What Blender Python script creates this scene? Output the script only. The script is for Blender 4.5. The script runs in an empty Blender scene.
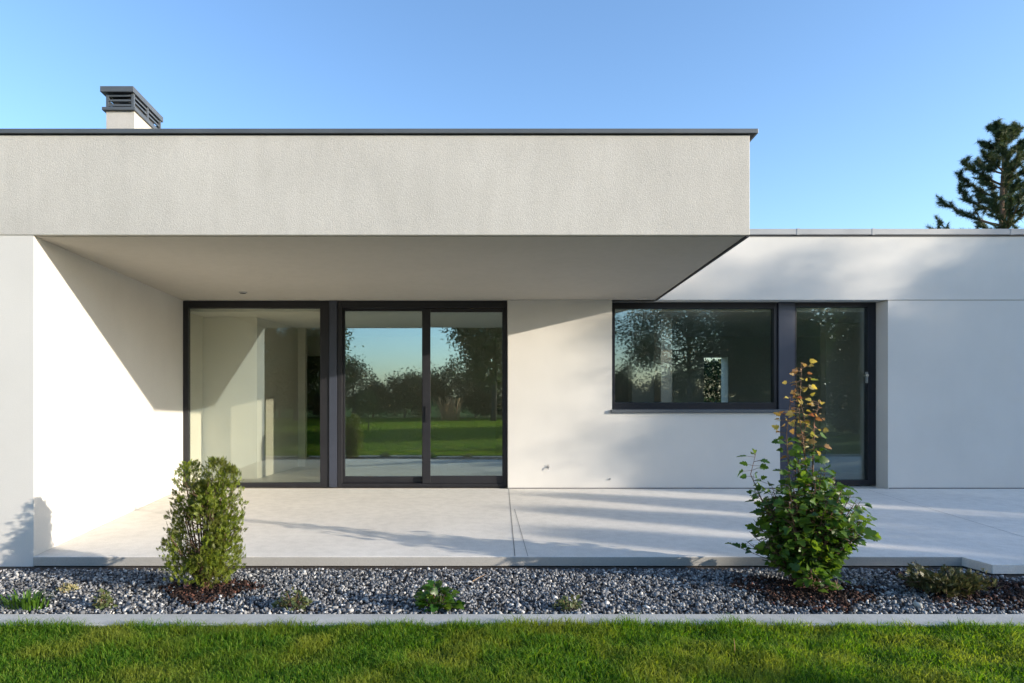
import bpy, math, random
import numpy as np

random.seed(7)
RNG = np.random.default_rng(11)
def reseed(*k):
    global RNG
    RNG = np.random.default_rng([abs(int(v * 1000)) for v in k] + [11])
scene = bpy.context.scene
COL = scene.collection

# ------------------------------------------------------------------ helpers
def link(o, parent=None):
    COL.objects.link(o)
    if parent is not None:
        o.parent = parent
    return o

def tag(o, label=None, cat=None, group=None, kind=None):
    if label: o['label'] = label
    if cat: o['category'] = cat
    if group: o['group'] = group
    if kind: o['kind'] = kind
    return o

def empty(name, loc, label, cat, group=None):
    o = bpy.data.objects.new(name, None)
    o.empty_display_size = 0.2
    o.location = loc
    link(o)
    return tag(o, label, cat, group)

def build_np(name, V, F, mat, parent=None, smooth=False):
    """V (n,3) in the parent's own frame, F: (m,k) array or list of such arrays"""
    if not isinstance(F, list): F = [F]
    F = [np.asarray(f, dtype=np.int32) for f in F if len(f)]
    me = bpy.data.meshes.new(name)
    V = np.asarray(V, dtype=np.float32)
    me.vertices.add(len(V)); me.vertices.foreach_set('co', V.ravel())
    nl = sum(f.size for f in F); nf = sum(len(f) for f in F)
    me.loops.add(nl); me.loops.foreach_set('vertex_index', np.concatenate([f.ravel() for f in F]))
    tot = np.concatenate([np.full(len(f), f.shape[1], dtype=np.int32) for f in F])
    st = np.concatenate([[0], np.cumsum(tot)[:-1]]).astype(np.int32)
    me.polygons.add(nf)
    me.polygons.foreach_set('loop_start', st)
    me.polygons.foreach_set('loop_total', tot)
    if smooth: me.polygons.foreach_set('use_smooth', np.ones(nf, dtype=bool))
    me.update(calc_edges=True); me.validate()
    me.materials.append(mat)
    return link(bpy.data.objects.new(name, me), parent)

class MB:
    def __init__(s): s.v = []; s.f = []
    def prism(s, poly, z0, z1):
        """poly counter-clockwise seen from above"""
        n = len(poly); b = len(s.v)
        s.v += [(x, y, z0) for x, y in poly] + [(x, y, z1) for x, y in poly]
        s.f.append([b + i for i in range(n)][::-1]); s.f.append([b + n + i for i in range(n)])
        for i in range(n):
            j = (i + 1) % n
            s.f.append([b + i, b + j, b + n + j, b + n + i])
        return s
    def box(s, x0, x1, y0, y1, z0, z1):
        return s.prism([(x0, y0), (x1, y0), (x1, y1), (x0, y1)], z0, z1)
    def tube(s, pts, rad, n=7, cap=True):
        pts = [np.array(p, float) for p in pts]
        if not hasattr(rad, '__len__'): rad = [rad] * len(pts)
        b = len(s.v)
        for i, p in enumerate(pts):
            d = pts[min(i + 1, len(pts) - 1)] - pts[max(i - 1, 0)]
            d = d / (np.linalg.norm(d) + 1e-9)
            a = np.cross(d, (0, 0, 1.)) if abs(d[2]) < .9 else np.cross(d, (1., 0, 0))
            a /= np.linalg.norm(a); c = np.cross(d, a)
            for k in range(n):
                t = 2 * math.pi * k / n
                s.v.append(tuple(p + rad[i] * (math.cos(t) * a + math.sin(t) * c)))
        for i in range(len(pts) - 1):
            for k in range(n):
                k2 = (k + 1) % n
                s.f.append([b + i * n + k, b + i * n + k2, b + (i + 1) * n + k2, b + (i + 1) * n + k])
        if cap:
            s.f.append([b + k for k in range(n)][::-1])
            e = b + (len(pts) - 1) * n
            s.f.append([e + k for k in range(n)])
        return s
    def build(s, name, mat, parent=None, bevel=0, smooth=False):
        me = bpy.data.meshes.new(name)
        me.from_pydata(s.v, [], s.f); me.update()
        if smooth:
            for p in me.polygons: p.use_smooth = True
        me.materials.append(mat)
        o = link(bpy.data.objects.new(name, me), parent)
        if bevel:
            m = o.modifiers.new('bevel', 'BEVEL'); m.width = bevel; m.segments = 2
            m.limit_method = 'ANGLE'; m.angle_limit = math.radians(40)
        return o

# the camera's own numbers, used to turn measured picture points into metres
FPX, CX, CY, CAMZ = 640.0, 425.0, 392.0, 1.415
def X(px, y): return (px - CX) * y / FPX
def Z(py, y): return CAMZ + (CY - py) * y / FPX

# ------------------------------------------------------------------ materials
def newmat(name):
    m = bpy.data.materials.new(name); m.use_nodes = True
    nt = m.node_tree; nt.nodes.clear()
    out = nt.nodes.new('ShaderNodeOutputMaterial')
    return m, nt, out

def N(nt, t, **kw):
    n = nt.nodes.new(t)
    for k, v in kw.items():
        if k.startswith('i_'): n.inputs[k[2:].replace('_', ' ')].default_value = v
        else: setattr(n, k, v)
    return n

def rgba(c): return (c[0], c[1], c[2], 1)

def ramp(nt, stops):
    r = nt.nodes.new('ShaderNodeValToRGB'); e = r.color_ramp.elements
    while len(e) < len(stops): e.new(.5)
    for el, (p, c) in zip(e, stops): el.position = p; el.color = rgba(c)
    return r

def stucco(name, c, grain=120., bump=.55, vary=.05, stain=.018):
    m, nt, out = newmat(name); L = nt.links.new
    b = N(nt, 'ShaderNodeBsdfPrincipled'); b.inputs['Roughness'].default_value = .92
    b.inputs['Specular IOR Level'].default_value = .15
    tc = N(nt, 'ShaderNodeTexCoord')
    n1 = N(nt, 'ShaderNodeTexNoise'); n1.inputs['Scale'].default_value = 1.3; n1.inputs['Detail'].default_value = 6
    n2 = N(nt, 'ShaderNodeTexNoise'); n2.inputs['Scale'].default_value = grain; n2.inputs['Detail'].default_value = 4; n2.inputs['Roughness'].default_value = .7
    mp = N(nt, 'ShaderNodeMapping'); mp.inputs['Scale'].default_value = (6., 6., 1.6)
    n3 = N(nt, 'ShaderNodeTexNoise'); n3.inputs['Scale'].default_value = 1.6; n3.inputs['Detail'].default_value = 5
    for n in (n1, n2): L(tc.outputs['Object'], n.inputs['Vector'])
    L(tc.outputs['Object'], mp.inputs['Vector']); L(mp.outputs[0], n3.inputs['Vector'])
    r1 = ramp(nt, [(.3, [x * (1 - vary) for x in c]), (.7, [min(1, x * (1 + vary * .5)) for x in c])])
    L(n1.outputs['Fac'], r1.inputs[0])
    mx = N(nt, 'ShaderNodeMixRGB', blend_type='MULTIPLY'); mx.inputs[0].default_value = 1
    r3 = ramp(nt, [(.35, (1 - stain * 1.6, 1 - stain * 1.6, 1 - stain * 1.7)), (.6, (1, 1, 1))])
    L(n3.outputs['Fac'], r3.inputs[0]); L(r1.outputs[0], mx.inputs[1]); L(r3.outputs[0], mx.inputs[2])
    mx2 = N(nt, 'ShaderNodeMixRGB', blend_type='MULTIPLY'); mx2.inputs[0].default_value = 1
    r2 = ramp(nt, [(.3, (.86, .86, .855)), (.62, (1, 1, 1))])
    L(n2.outputs['Fac'], r2.inputs[0]); L(mx.outputs[0], mx2.inputs[1]); L(r2.outputs[0], mx2.inputs[2])
    L(mx2.outputs[0], b.inputs['Base Color'])
    bp = N(nt, 'ShaderNodeBump'); bp.inputs['Strength'].default_value = bump; bp.inputs['Distance'].default_value = .004
    L(n2.outputs['Fac'], bp.inputs['Height']); L(bp.outputs[0], b.inputs['Normal'])
    L(b.outputs[0], out.inputs[0])
    return m

def plain(name, c, rough=.5, metal=0., noise=.12, scale=20., spec=.5, bump=0.):
    m, nt, out = newmat(name); L = nt.links.new
    b = N(nt, 'ShaderNodeBsdfPrincipled')
    b.inputs['Roughness'].default_value = rough; b.inputs['Metallic'].default_value = metal
    b.inputs['Specular IOR Level'].default_value = spec
    tc = N(nt, 'ShaderNodeTexCoord'); n = N(nt, 'ShaderNodeTexNoise')
    n.inputs['Scale'].default_value = scale; n.inputs['Detail'].default_value = 5
    L(tc.outputs['Object'], n.inputs['Vector'])
    r = ramp(nt, [(.3, [x * (1 - noise) for x in c]), (.7, [min(1, x * (1 + noise)) for x in c])])
    L(n.outputs['Fac'], r.inputs[0]); L(r.outputs[0], b.inputs['Base Color'])
    mr = N(nt, 'ShaderNodeMapRange'); mr.inputs['To Min'].default_value = max(0, rough - .08); mr.inputs['To Max'].default_value = min(1, rough + .08)
    L(n.outputs['Fac'], mr.inputs[0]); L(mr.outputs[0], b.inputs['Roughness'])
    if bump:
        bp = N(nt, 'ShaderNodeBump'); bp.inputs['Strength'].default_value = bump; bp.inputs['Distance'].default_value = .01
        L(n.outputs['Fac'], bp.inputs['Height']); L(bp.outputs[0], b.inputs['Normal'])
    L(b.outputs[0], out.inputs[0])
    return m

def leafmat(name, cols, trans=.35, rough=.5, spec=.35, tval=1.5, patch=None, patch_scale=1.5):
    """leaf colours per leaf (random per island); light passes through the blade"""
    m, nt, out = newmat(name); L = nt.links.new
    g = N(nt, 'ShaderNodeNewGeometry')
    k = len(cols)
    r = ramp(nt, [(i / max(1, k - 1), c) for i, c in enumerate(cols)])
    L(g.outputs['Random Per Island'], r.inputs[0])
    src = r.outputs[0]
    if patch:
        tc = N(nt, 'ShaderNodeTexCoord'); n = N(nt, 'ShaderNodeTexNoise')
        n.inputs['Scale'].default_value = patch_scale; n.inputs['Detail'].default_value = 4
        L(tc.outputs['Object'], n.inputs['Vector'])
        rr = ramp(nt, [(.46, (0, 0, 0)), (.62, (1, 1, 1))]); L(n.outputs['Fac'], rr.inputs[0])
        mu = N(nt, 'ShaderNodeMath', operation='MULTIPLY'); mu.inputs[1].default_value = .65
        L(rr.outputs[0], mu.inputs[0])
        mx = N(nt, 'ShaderNodeMixRGB'); L(mu.outputs[0], mx.inputs[0]); L(src, mx.inputs[1]); mx.inputs[2].default_value = rgba(patch)
        src = mx.outputs[0]
    b = N(nt, 'ShaderNodeBsdfPrincipled'); b.inputs['Roughness'].default_value = rough
    b.inputs['Specular IOR Level'].default_value = spec
    L(src, b.inputs['Base Color'])
    t = N(nt, 'ShaderNodeBsdfTranslucent')
    hs = N(nt, 'ShaderNodeHueSaturation'); hs.inputs['Value'].default_value = tval; hs.inputs['Saturation'].default_value = 1.1; hs.inputs['Hue'].default_value = .485
    L(src, hs.inputs['Color']); L(hs.outputs[0], t.inputs['Color'])
    mix = N(nt, 'ShaderNodeMixShader'); mix.inputs[0].default_value = trans
    L(b.outputs[0], mix.inputs[1]); L(t.outputs[0], mix.inputs[2]); L(mix.outputs[0], out.inputs[0])
    return m

def islandmat(name, cols, rough=.8, bump=True, scale=60.):
    m, nt, out = newmat(name); L = nt.links.new
    g = N(nt, 'ShaderNodeNewGeometry'); r = ramp(nt, cols)
    L(g.outputs['Random Per Island'], r.inputs[0])
    tc = N(nt, 'ShaderNodeTexCoord'); n = N(nt, 'ShaderNodeTexNoise'); n.inputs['Scale'].default_value = scale; n.inputs['Detail'].default_value = 3
    L(tc.outputs['Object'], n.inputs['Vector'])
    rr = ramp(nt, [(.3, (.65, .65, .65)), (.7, (1.1, 1.1, 1.1))]); L(n.outputs['Fac'], rr.inputs[0])
    mx = N(nt, 'ShaderNodeMixRGB', blend_type='MULTIPLY'); mx.inputs[0].default_value = 1
    L(r.outputs[0], mx.inputs[1]); L(rr.outputs[0], mx.inputs[2])
    b = N(nt, 'ShaderNodeBsdfPrincipled'); b.inputs['Roughness'].default_value = rough; b.inputs['Specular IOR Level'].default_value = .3
    L(mx.outputs[0], b.inputs['Base Color']); L(b.outputs[0], out.inputs[0])
    return m

def glassmat(name, tint=(.86, .88, .84), base=.20):
    m, nt, out = newmat(name); L = nt.links.new
    t = N(nt, 'ShaderNodeBsdfTransparent'); t.inputs[0].default_value = rgba(tint)
    g = N(nt, 'ShaderNodeBsdfGlossy'); g.inputs['Roughness'].default_value = 0; g.inputs[0].default_value = (.76, .94, 1, 1)
    lw = N(nt, 'ShaderNodeLayerWeight'); lw.inputs[0].default_value = .5
    p = N(nt, 'ShaderNodeMath', operation='POWER'); p.inputs[1].default_value = 4
    L(lw.outputs['Facing'], p.inputs[0])
    ma = N(nt, 'ShaderNodeMath', operation='MULTIPLY_ADD'); ma.inputs[1].default_value = .8; ma.inputs[2].default_value = base
    L(p.outputs[0], ma.inputs[0])
    mix = N(nt, 'ShaderNodeMixShader'); L(ma.outputs[0], mix.inputs[0]); L(t.outputs[0], mix.inputs[1]); L(g.outputs[0], mix.inputs[2])
    L(mix.outputs[0], out.inputs[0])
    return m

M = {}
M['render'] = stucco('render_coat', (.55, .53, .49), bump=.75, vary=.09, stain=.03)
M['render_smooth'] = stucco('render_coat_smooth', (.665, .648, .615), grain=180, bump=.18, vary=.05, stain=.004)
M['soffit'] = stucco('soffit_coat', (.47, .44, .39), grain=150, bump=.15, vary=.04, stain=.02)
M['concrete'] = stucco('terrace_concrete', (.80, .765, .705), grain=90, bump=.10, vary=.06, stain=.05)
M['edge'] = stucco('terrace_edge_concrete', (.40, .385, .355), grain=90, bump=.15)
M['kerb'] = stucco('kerb_concrete', (.52, .52, .49), grain=90, bump=.4, vary=.16, stain=.06)
M['anthracite'] = plain('anthracite_metal', (.020, .020, .024), spec=.3, rough=.45, noise=.08, scale=6)
M['cap'] = plain('roof_cap_metal', (.085, .095, .105), rough=.42, noise=.1, scale=3)
M['sunlit_cap'] = plain('sunlit_cap_metal', (.30, .31, .32), rough=.5, noise=.08, scale=3)  # wing cap: sunlight on the dark metal put into a paler colour
M['panelmetal'] = plain('panel_metal', (.045, .052, .075), spec=.4, rough=.4, noise=.05, scale=4)
M['inner'] = plain('interior_paint', (.80, .78, .73), rough=.9, noise=.03, scale=2)
M['innerfloor'] = plain('interior_floor_tiles', (.55, .52, .47), rough=.45, noise=.08, scale=3)
M['wood'] = plain('dark_wood', (.06, .035, .025), rough=.5, noise=.3, scale=5)
M['black'] = plain('black_and_gap_shade', (.02, .02, .02), rough=.8)
M['jointline'] = plain('joint_line', (.16, .155, .15), rough=.9)
M['greyplastic'] = plain('grey_plastic', (.35, .35, .35), rough=.5)
M['chrome'] = plain('chrome', (.55, .56, .58), rough=.25, metal=1.)
M['glass'] = glassmat('window_glass', tint=(.90, .90, .86), base=.13)
M['glass_clear'] = glassmat('clear_window_glass', tint=(.93, .93, .88), base=.105)
M['glass_coated'] = glassmat('coated_door_glass', base=.28)
M['bark'] = plain('bark', (.10, .075, .055), rough=.95, noise=.4, scale=14, bump=.6)
M['pinebark'] = plain('pine_bark', (.17, .10, .065), rough=.95, noise=.45, scale=9, bump=.6)
M['twig'] = plain('twig', (.15, .085, .05), rough=.8, noise=.3, scale=30)
M['soil'] = plain('soil', (.035, .026, .02), rough=1., noise=.5, scale=40, bump=.8)
M['tree_leaf'] = leafmat('tree_leaf', [(.020, .042, .010), (.040, .078, .016), (.075, .115, .022)], trans=.3)
M['conifer'] = leafmat('conifer_leaf', [(.010, .026, .011), (.020, .045, .016), (.035, .060, .018)], trans=.12)
M['pine'] = leafmat('pine_needle', [(.022, .045, .022), (.042, .072, .030), (.10, .12, .035)], trans=.2)
M['thuja'] = leafmat('thuja_spray', [(.065, .095, .014), (.11, .165, .02), (.24, .29, .03), (.12, .15, .025)], trans=.35, patch=(.075, .07, .018), patch_scale=6)
M['currant'] = leafmat('currant_leaf', [(.035, .085, .014), (.065, .14, .02), (.13, .21, .03)], trans=.4, rough=.38)
M['yellowleaf'] = leafmat('yellowing_leaf', [(.42, .36, .06), (.50, .42, .10), (.30, .13, .06), (.36, .30, .08), (.24, .10, .05), (.22, .27, .05)], trans=.4, rough=.45)
M['grass'] = leafmat('grass_blade', [(.036, .095, .011), (.070, .17, .018), (.125, .235, .024), (.19, .25, .038)], trans=.5, rough=.6, spec=.15, tval=2.1, patch=(.25, .27, .045), patch_scale=2.3)
M['juniper'] = leafmat('juniper_spray', [(.045, .06, .022), (.08, .09, .03), (.11, .085, .035)], trans=.15)
M['tuft'] = leafmat('tuft_blade', [(.05, .12, .015), (.09, .18, .02)], trans=.3)
M['palefleshy'] = leafmat('pale_fleshy_leaf', [(.28, .30, .12), (.36, .33, .16), (.26, .20, .10)], trans=.2)
M['sage'] = leafmat('sage_leaf', [(.07, .10, .04), (.12, .15, .05), (.10, .09, .04)], trans=.2)
M['broad'] = leafmat('broad_leaf', [(.022, .075, .010), (.045, .12, .015), (.12, .19, .02)], trans=.3, rough=.35)
M['straw'] = leafmat('straw_blade', [(.42, .27, .14), (.52, .36, .20), (.34, .20, .10)], trans=.3)
M['stone'] = islandmat('gravel_stone', [(0, (.045, .046, .05)), (.35, (.13, .135, .145)), (.65, (.25, .255, .262)), (.9, (.42, .415, .40)), (1, (.70, .68, .64))])
M['chip'] = islandmat('bark_chip', [(0, (.014, .009, .007)), (.6, (.045, .022, .015)), (.93, (.10, .045, .03)), (1, (.26, .11, .08))])

def lawn_mat():
    m, nt, out = newmat('lawn_ground'); L = nt.links.new
    b = N(nt, 'ShaderNodeBsdfPrincipled'); b.inputs['Roughness'].default_value = 1; b.inputs['Specular IOR Level'].default_value = .1
    tc = N(nt, 'ShaderNodeTexCoord')
    n1 = N(nt, 'ShaderNodeTexNoise'); n1.inputs['Scale'].default_value = 1.2; n1.inputs['Detail'].default_value = 6
    n2 = N(nt, 'ShaderNodeTexNoise'); n2.inputs['Scale'].default_value = 60; n2.inputs['Detail'].default_value = 4
    L(tc.outputs['Object'], n1.inputs['Vector']); L(tc.outputs['Object'], n2.inputs['Vector'])
    r1 = ramp(nt, [(.3, (.05, .10, .015)), (.55, (.08, .14, .02)), (.75, (.11, .14, .03))]); L(n1.outputs['Fac'], r1.inputs[0])
    r2 = ramp(nt, [(.3, (.5, .5, .5)), (.7, (1.2, 1.2, 1.2))]); L(n2.outputs['Fac'], r2.inputs[0])
    mx = N(nt, 'ShaderNodeMixRGB', blend_type='MULTIPLY'); mx.inputs[0].default_value = 1
    L(r1.outputs[0], mx.inputs[1]); L(r2.outputs[0], mx.inputs[2]); L(mx.outputs[0], b.inputs['Base Color'])
    bp = N(nt, 'ShaderNodeBump'); bp.inputs['Strength'].default_value = 1; bp.inputs['Distance'].default_value = .04
    L(n2.outputs['Fac'], bp.inputs['Height']); L(bp.outputs[0], b.inputs['Normal']); L(b.outputs[0], out.inputs[0])
    return m
M['lawn'] = lawn_mat()

# ------------------------------------------------------------------ measured levels
F, B = 5.17, 8.80              # front of the roof overhang, house wall behind the terrace
G = 9.03                       # recessed glazing on the right
T = .085                       # terrace top
SZ = 2.683                     # soffit
FT = 3.491                     # top of the fascia
XL_F, XL_B = X(33, F), X(181, B)      # side wall of the porch
XR_F, XR_B = X(750, F), X(657, B)     # right edge of the overhang

# ------------------------------------------------------------------ ground
def sheet(name, poly, z, mat):
    return build_np(name, [(x, y, z) for x, y in poly], [np.array([list(range(len(poly)))])], mat)

g = sheet('lawn', [(-160, -160), (160, -160), (160, 160), (-160, 160)], 0, M['lawn']); tag(g, kind='structure')
g = sheet('gravel_bed', [(-9, 4.0), (9, 4.0), (9, 5.3), (-9, 5.3)], .003, M['soil']); tag(g, kind='structure')

tp = [(XL_F + .004, F), (X(961, F), F), (X(966, F), 4.93), (15, 4.93), (15, B - .004), (XL_B + .02, B - .004)]
ter = MB().prism(tp, .012, T).build('terrace', M['concrete'], bevel=.004); tag(ter, kind='structure')
# darker cast edge along the front, and a black strip painting shade into the gap under it
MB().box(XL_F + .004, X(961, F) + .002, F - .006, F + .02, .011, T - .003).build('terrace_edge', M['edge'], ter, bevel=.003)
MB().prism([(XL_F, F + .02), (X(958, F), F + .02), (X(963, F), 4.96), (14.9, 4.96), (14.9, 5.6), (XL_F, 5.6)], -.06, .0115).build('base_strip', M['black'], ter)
def joint(p0, p1, w=.006):
    (x0, y0), (x1, y1) = p0, p1
    o = build_np('joint', [(x0 - w / 2, y0, T + .002), (x0 + w / 2, y0, T + .002), (x1 + w / 2, y1, T + .002), (x1 - w / 2, y1, T + .002)], np.array([[0, 1, 2, 3]]), M['jointline'], ter)
def gpt(px, py):
    y = FPX * (CAMZ - T) / (py - CY); return (X(px, y), y)
joint((X(515, F), F + .006), (X(508.6, B), B - .02))
joint((X(528, F), F + .006), gpt(514.5, 509), .004)
joint(gpt(1060, 548), gpt(868, 490), .005)

kerb = MB()
for xa, xb in ((-12.7, -7.7), (-7.7, 5.2), (5.2, 12.7)):
    kerb.box(xa + .001, xb - .001, 3.83, 4.02, -.1, .022)
k = kerb.build('kerb_edging', M['kerb'], bevel=.006); tag(k, kind='structure')

# ------------------------------------------------------------------ house
house = empty('house', (0, B, 0), 'modern flat roofed house in pale render with dark framed glazing and a deep roof overhang', 'house')
class HB(MB):                                  # built in world metres, stored relative to the house's Empty
    def build(s, name, mat, parent=None, **kw):
        s.v = [(x, y - B, z) for x, y, z in s.v]
        return MB.build(s, name, mat, parent or house, **kw)

# upper volume with the fascia
HB().prism([(-9, F), (XR_F, F), (XR_B + .03, B + .2), (-9, B + .2)], SZ, FT).build('fascia', M['render'], bevel=.006)
# soffit board, 3 mm below the volume, with a drip bead along the open side
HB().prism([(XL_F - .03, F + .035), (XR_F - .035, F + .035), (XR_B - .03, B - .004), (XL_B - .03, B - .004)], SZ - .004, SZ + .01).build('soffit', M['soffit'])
HB().prism([(XR_F - .028, F + .006), (XR_F - .004, F + .006), (XR_B - .004, B - .006), (XR_B - .028, B - .006)], SZ - .014, SZ + .01).build('drip_bead', M['anthracite'])
# porch side block
HB().prism([(-9, F + .008), (XL_F, F + .008), (XL_B, B + .15), (-9, B + .15)], .0, SZ + .02).build('wall', M['render_smooth'])
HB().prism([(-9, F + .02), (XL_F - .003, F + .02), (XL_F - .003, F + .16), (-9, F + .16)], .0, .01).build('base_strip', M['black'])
# pier between the two glazed fronts and everything round the right hand windows
xp0, xp1 = X(508, B), X(612, B)
HB().box(xp0, xp1, B, B + .32, 0, SZ + .03).build('wall', M['render_smooth'])
zs = Z(413, B)
HB().box(xp1 - .0, X(780, B), B, B + .30, 0, zs).build('wall', M['render_smooth'])
xr = X(888, B)
HB().box(xr, 13, B, B + .3, 0, SZ - .010).build('wall', M['render_smooth'])
HB().box(xp1, 13, B, B + .32, SZ, Z(236, B)).build('wall', M['render_smooth'])
HB().box(xr + .01, 12.9, B + .012, B + .2, SZ - .06, SZ + .06).build('wall_joint', M['soffit'])
HB().box(-9, xp1 - .01, B + .1, B + .34, SZ + .012, FT - .1).build('lintel', M['render_smooth'])
# thin dark seal where wall meets terrace
for a, b in ((xp0 + .01, X(780, B) - .01), (xr + .01, 12.9)):
    HB().box(a, b, B - .006, B + .02, T - .01, T + .014).build('base_strip', M['jointline'])
# caps
HB().prism([(-9, F - .025), (XR_F + .055, F - .025), (XR_B + .1, B + .22), (XR_B - .3, B + .22), (XR_F - .3, F + .3), (-9, F + .3)], Z(133.0, F - .025) , Z(128.4, F - .025)).build('roof_edge', M['cap'], bevel=.003)
HB().prism([(-9, F - .012), (XR_F + .035, F - .012), (XR_B + .08, B + .21), (-9, B + .21)], FT + .002, Z(133.0, F - .025) - .002).build('roof_edge_lip', M['anthracite'])
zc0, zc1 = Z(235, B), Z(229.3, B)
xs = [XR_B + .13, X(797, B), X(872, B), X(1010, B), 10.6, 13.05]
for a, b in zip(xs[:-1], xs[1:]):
    HB().box(a + .003, b - .003, B - .03, B + .34, zc0, zc1).build('roof_edge', M['sunlit_cap'], bevel=.003)
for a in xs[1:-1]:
    HB().box(a - .02, a + .02, B - .034, B + .3, zc0 - .004, zc1 + .004).build('cap_clip', M['sunlit_cap'])
HB().box(xs[0] + .02, 13, B - .012, B + .3, Z(236.4, B), zc0 - .002).build('roof_edge_lip', M['anthracite'])
# roof, rear wall (with a window), ends, floor and ceiling: what shows through the panes
HB().box(-8.9, 12.9, B + .33, 13.5, 2.80, 3.40).build('roof', M['soffit'])
HB().box(-8.8, 12.8, B + .33, 13.4, 2.56, 2.79).build('ceiling', M['inner'])
HB().box(-8.8, 12.8, B + .05, 13.4, -.05, T - .003).build('interior_floor', M['innerfloor'])
wx0, wx1, wz0, wz1 = X(704, 13.2), X(728, 13.2), 1.0, Z(357, 13.2)
rw = HB(); rw.box(-9, wx0, 13.2, 13.5, 0, 2.9); rw.box(wx1, 9.4, 13.2, 13.5, 0, 2.9); rw.box(12.3, 13, 13.2, 13.5, 0, 2.9); rw.box(9.401, 12.299, 13.2, 13.5, 2.5, 2.9)  # wide opening at the right end is added, unseen, to light the room
rw.box(wx0 + .001, wx1 - .001, 13.2, 13.5, 0, wz0); rw.box(wx0 + .001, wx1 - .001, 13.2, 13.5, wz1, 2.9)
rw.build('rear_wall', M['inner'])
HB().box(12.7, 13, B + .31, 13.19, 0, 3.3).build('end_wall', M['render_smooth'])
HB().box(-9, -8.7, B + .16, 13.19, 0, 3.3).build('end_wall', M['render_smooth'])
# inner walls
HB().prism([(-3.5, 9.8), (X(257, 9.8), 9.8), (X(298, 11.4), 11.4), (-3.5, 11.4)], T, 2.557).build('interior_wall', M['inner'])
HB().prism([(-3.9, B + .155), (-3.4, B + .155), (-3.4, 9.795), (-3.9, 9.795)], T, 2.557).build('interior_wall', M['inner'])
HB().box(X(298, 11.45), X(305.5, 11.45), 11.405, 11.6, T, 2.557).build('interior_wall', M['inner'])
HB().box(1.45, 1.6, B + .35, 13.15, T, 2.557).build('interior_wall', M['inner'])
HB().box(X(661, 9.9), X(672, 9.9), 9.9, 10.2, T, 2.557).build('interior_wall', M['inner'])
HB().box(X(632, 12.), X(659, 12.), 12., 12.2, T, 2.557).build('interior_wall', M['inner'])
HB().box(X(826, 10.6), X(868, 10.6) + .6, 10.6, 10.75, T, 2.557).build('interior_wall', M['inner'])
HB().box(X(303, 13), X(330, 13), 13.12, 13.19, T, 2.15).build('interior_door', M['wood'])
HB().box(X(632, 12.9), X(735, 12.9), 12.3, 12.9, T, .98).build('kitchen_counter', M['wood'])

# ---- glazing
def bars(x0, x1, z0, z1, y0, y1, l, r, b, t, mid=()):
    m = HB()
    m.box(x0, x0 + l, y0, y1, z0, z1); m.box(x1 - r, x1, y0, y1, z0, z1)
    m.box(x0 + l + .0005, x1 - r - .0005, y0, y1, z0, z0 + b); m.box(x0 + l + .0005, x1 - r - .0005, y0, y1, z1 - t, z1)
    for a, c in mid: m.box(a, c, y0, y1, z0 + b + .0005, z1 - t - .0005)
    return m
def pane(x0, x1, z0, z1, y, parent, g='glass'):
    return HB().box(x0, x1, y, y + .024, z0, z1).build('pane', M[g], parent)

y0 = 8.86
zt, zb = SZ - .006, T + .012
# big fixed light on the left
a, b = X(181, y0) + .004, X(329, y0)
fw = bars(a, b, zb, zt, y0, y0 + .09, X(188, y0) - a, b - X(320, y0), Z(483, y0) - zb, zt - Z(308, y0)).build('fixed_window', M['anthracite'], bevel=.003)
pane(X(187, y0), X(321, y0), Z(484, y0), Z(307, y0), y0 + .03, fw, 'glass_clear')
# slim post between fixed light and sliding door
HB().box(X(329, y0) + .004, X(337, y0), y0 - .015, y0 + .09, zb, zt).build('post', M['panelmetal'], bevel=.002)
# sliding door
a, b = X(337, y0) + .004, xp0 - .004
sd = bars(a, b, zb, zt, y0, y0 + .14, X(342, y0) - a, b - X(504, y0), .05, zt - Z(308, y0)).build('sliding_door', M['anthracite'], bevel=.003)
def sash(px0, px1, gl, gr, py0, py1, y):
    x0, x1 = X(px0, y), X(px1, y)
    s = bars(x0, x1, zb + .052, Z(py0 - 3, y), y, y + .05, X(gl, y) - x0, x1 - X(gr, y), Z(py1, y) - zb - .052, Z(py0 - 3, y) - Z(py0, y)).build('sash', M['anthracite'], sd, bevel=.003)
    pane(X(gl, y) - .01, X(gr, y) + .01, Z(py1, y) - .01, Z(py0, y) + .01, y + .014, sd, 'glass_coated')
sash(342.5, 429, 345, 422, 311, 476.5, y0 + .065)
sash(422.5, 505, 430.5, 502.5, 312, 476, y0 + .006)
HB().box(X(425.4, y0), X(427.2, y0), y0 - .03, y0 + .004, 1.0, 1.22).build('handle', M['anthracite'], sd)

# recessed window on the right with sill, post, glazed door
zt2 = SZ - .004
a, b = X(610, G), X(777, G)
wz = Z(409.5, G)
win = bars(a, b, wz, zt2, G, G + .09, X(615, G) - a, b - X(774, G), Z(402.5, G) - wz, zt2 - Z(308.5, G)).build('window', M['anthracite'], bevel=.003)
pane(X(614, G), X(775, G), Z(403, G), Z(308, G), G + .035, win)
HB().box(X(611.5, B - .04), X(788, B - .04), B - .04, G - .003, zs + .004, zs + .046).build('sill', M['cap'], win, bevel=.003)
HB().box(X(778, G), X(794, G), G - .02, G + .10, zb, zt2).build('post', M['panelmetal'], bevel=.002)
a, b = X(794, G) + .004, xr - .003
gd = bars(a, b, zb, zt2, G, G + .09, X(796.5, G) - a, b - X(868, G), Z(480, G) - zb, zt2 - Z(307, G)).build('glass_door', M['anthracite'], bevel=.003)
pane(X(796, G), X(869, G), Z(481, G), Z(306.5, G), G + .035, gd)
hh = HB(); hh.box(X(865, G), X(867.5, G), G - .012, G + .0, Z(383, G), Z(372, G)); hh.box(X(863.5, G), X(866, G), G - .055, G - .013, Z(376.5, G), Z(374.5, G))
hh.build('handle', M['chrome'], gd)

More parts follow.
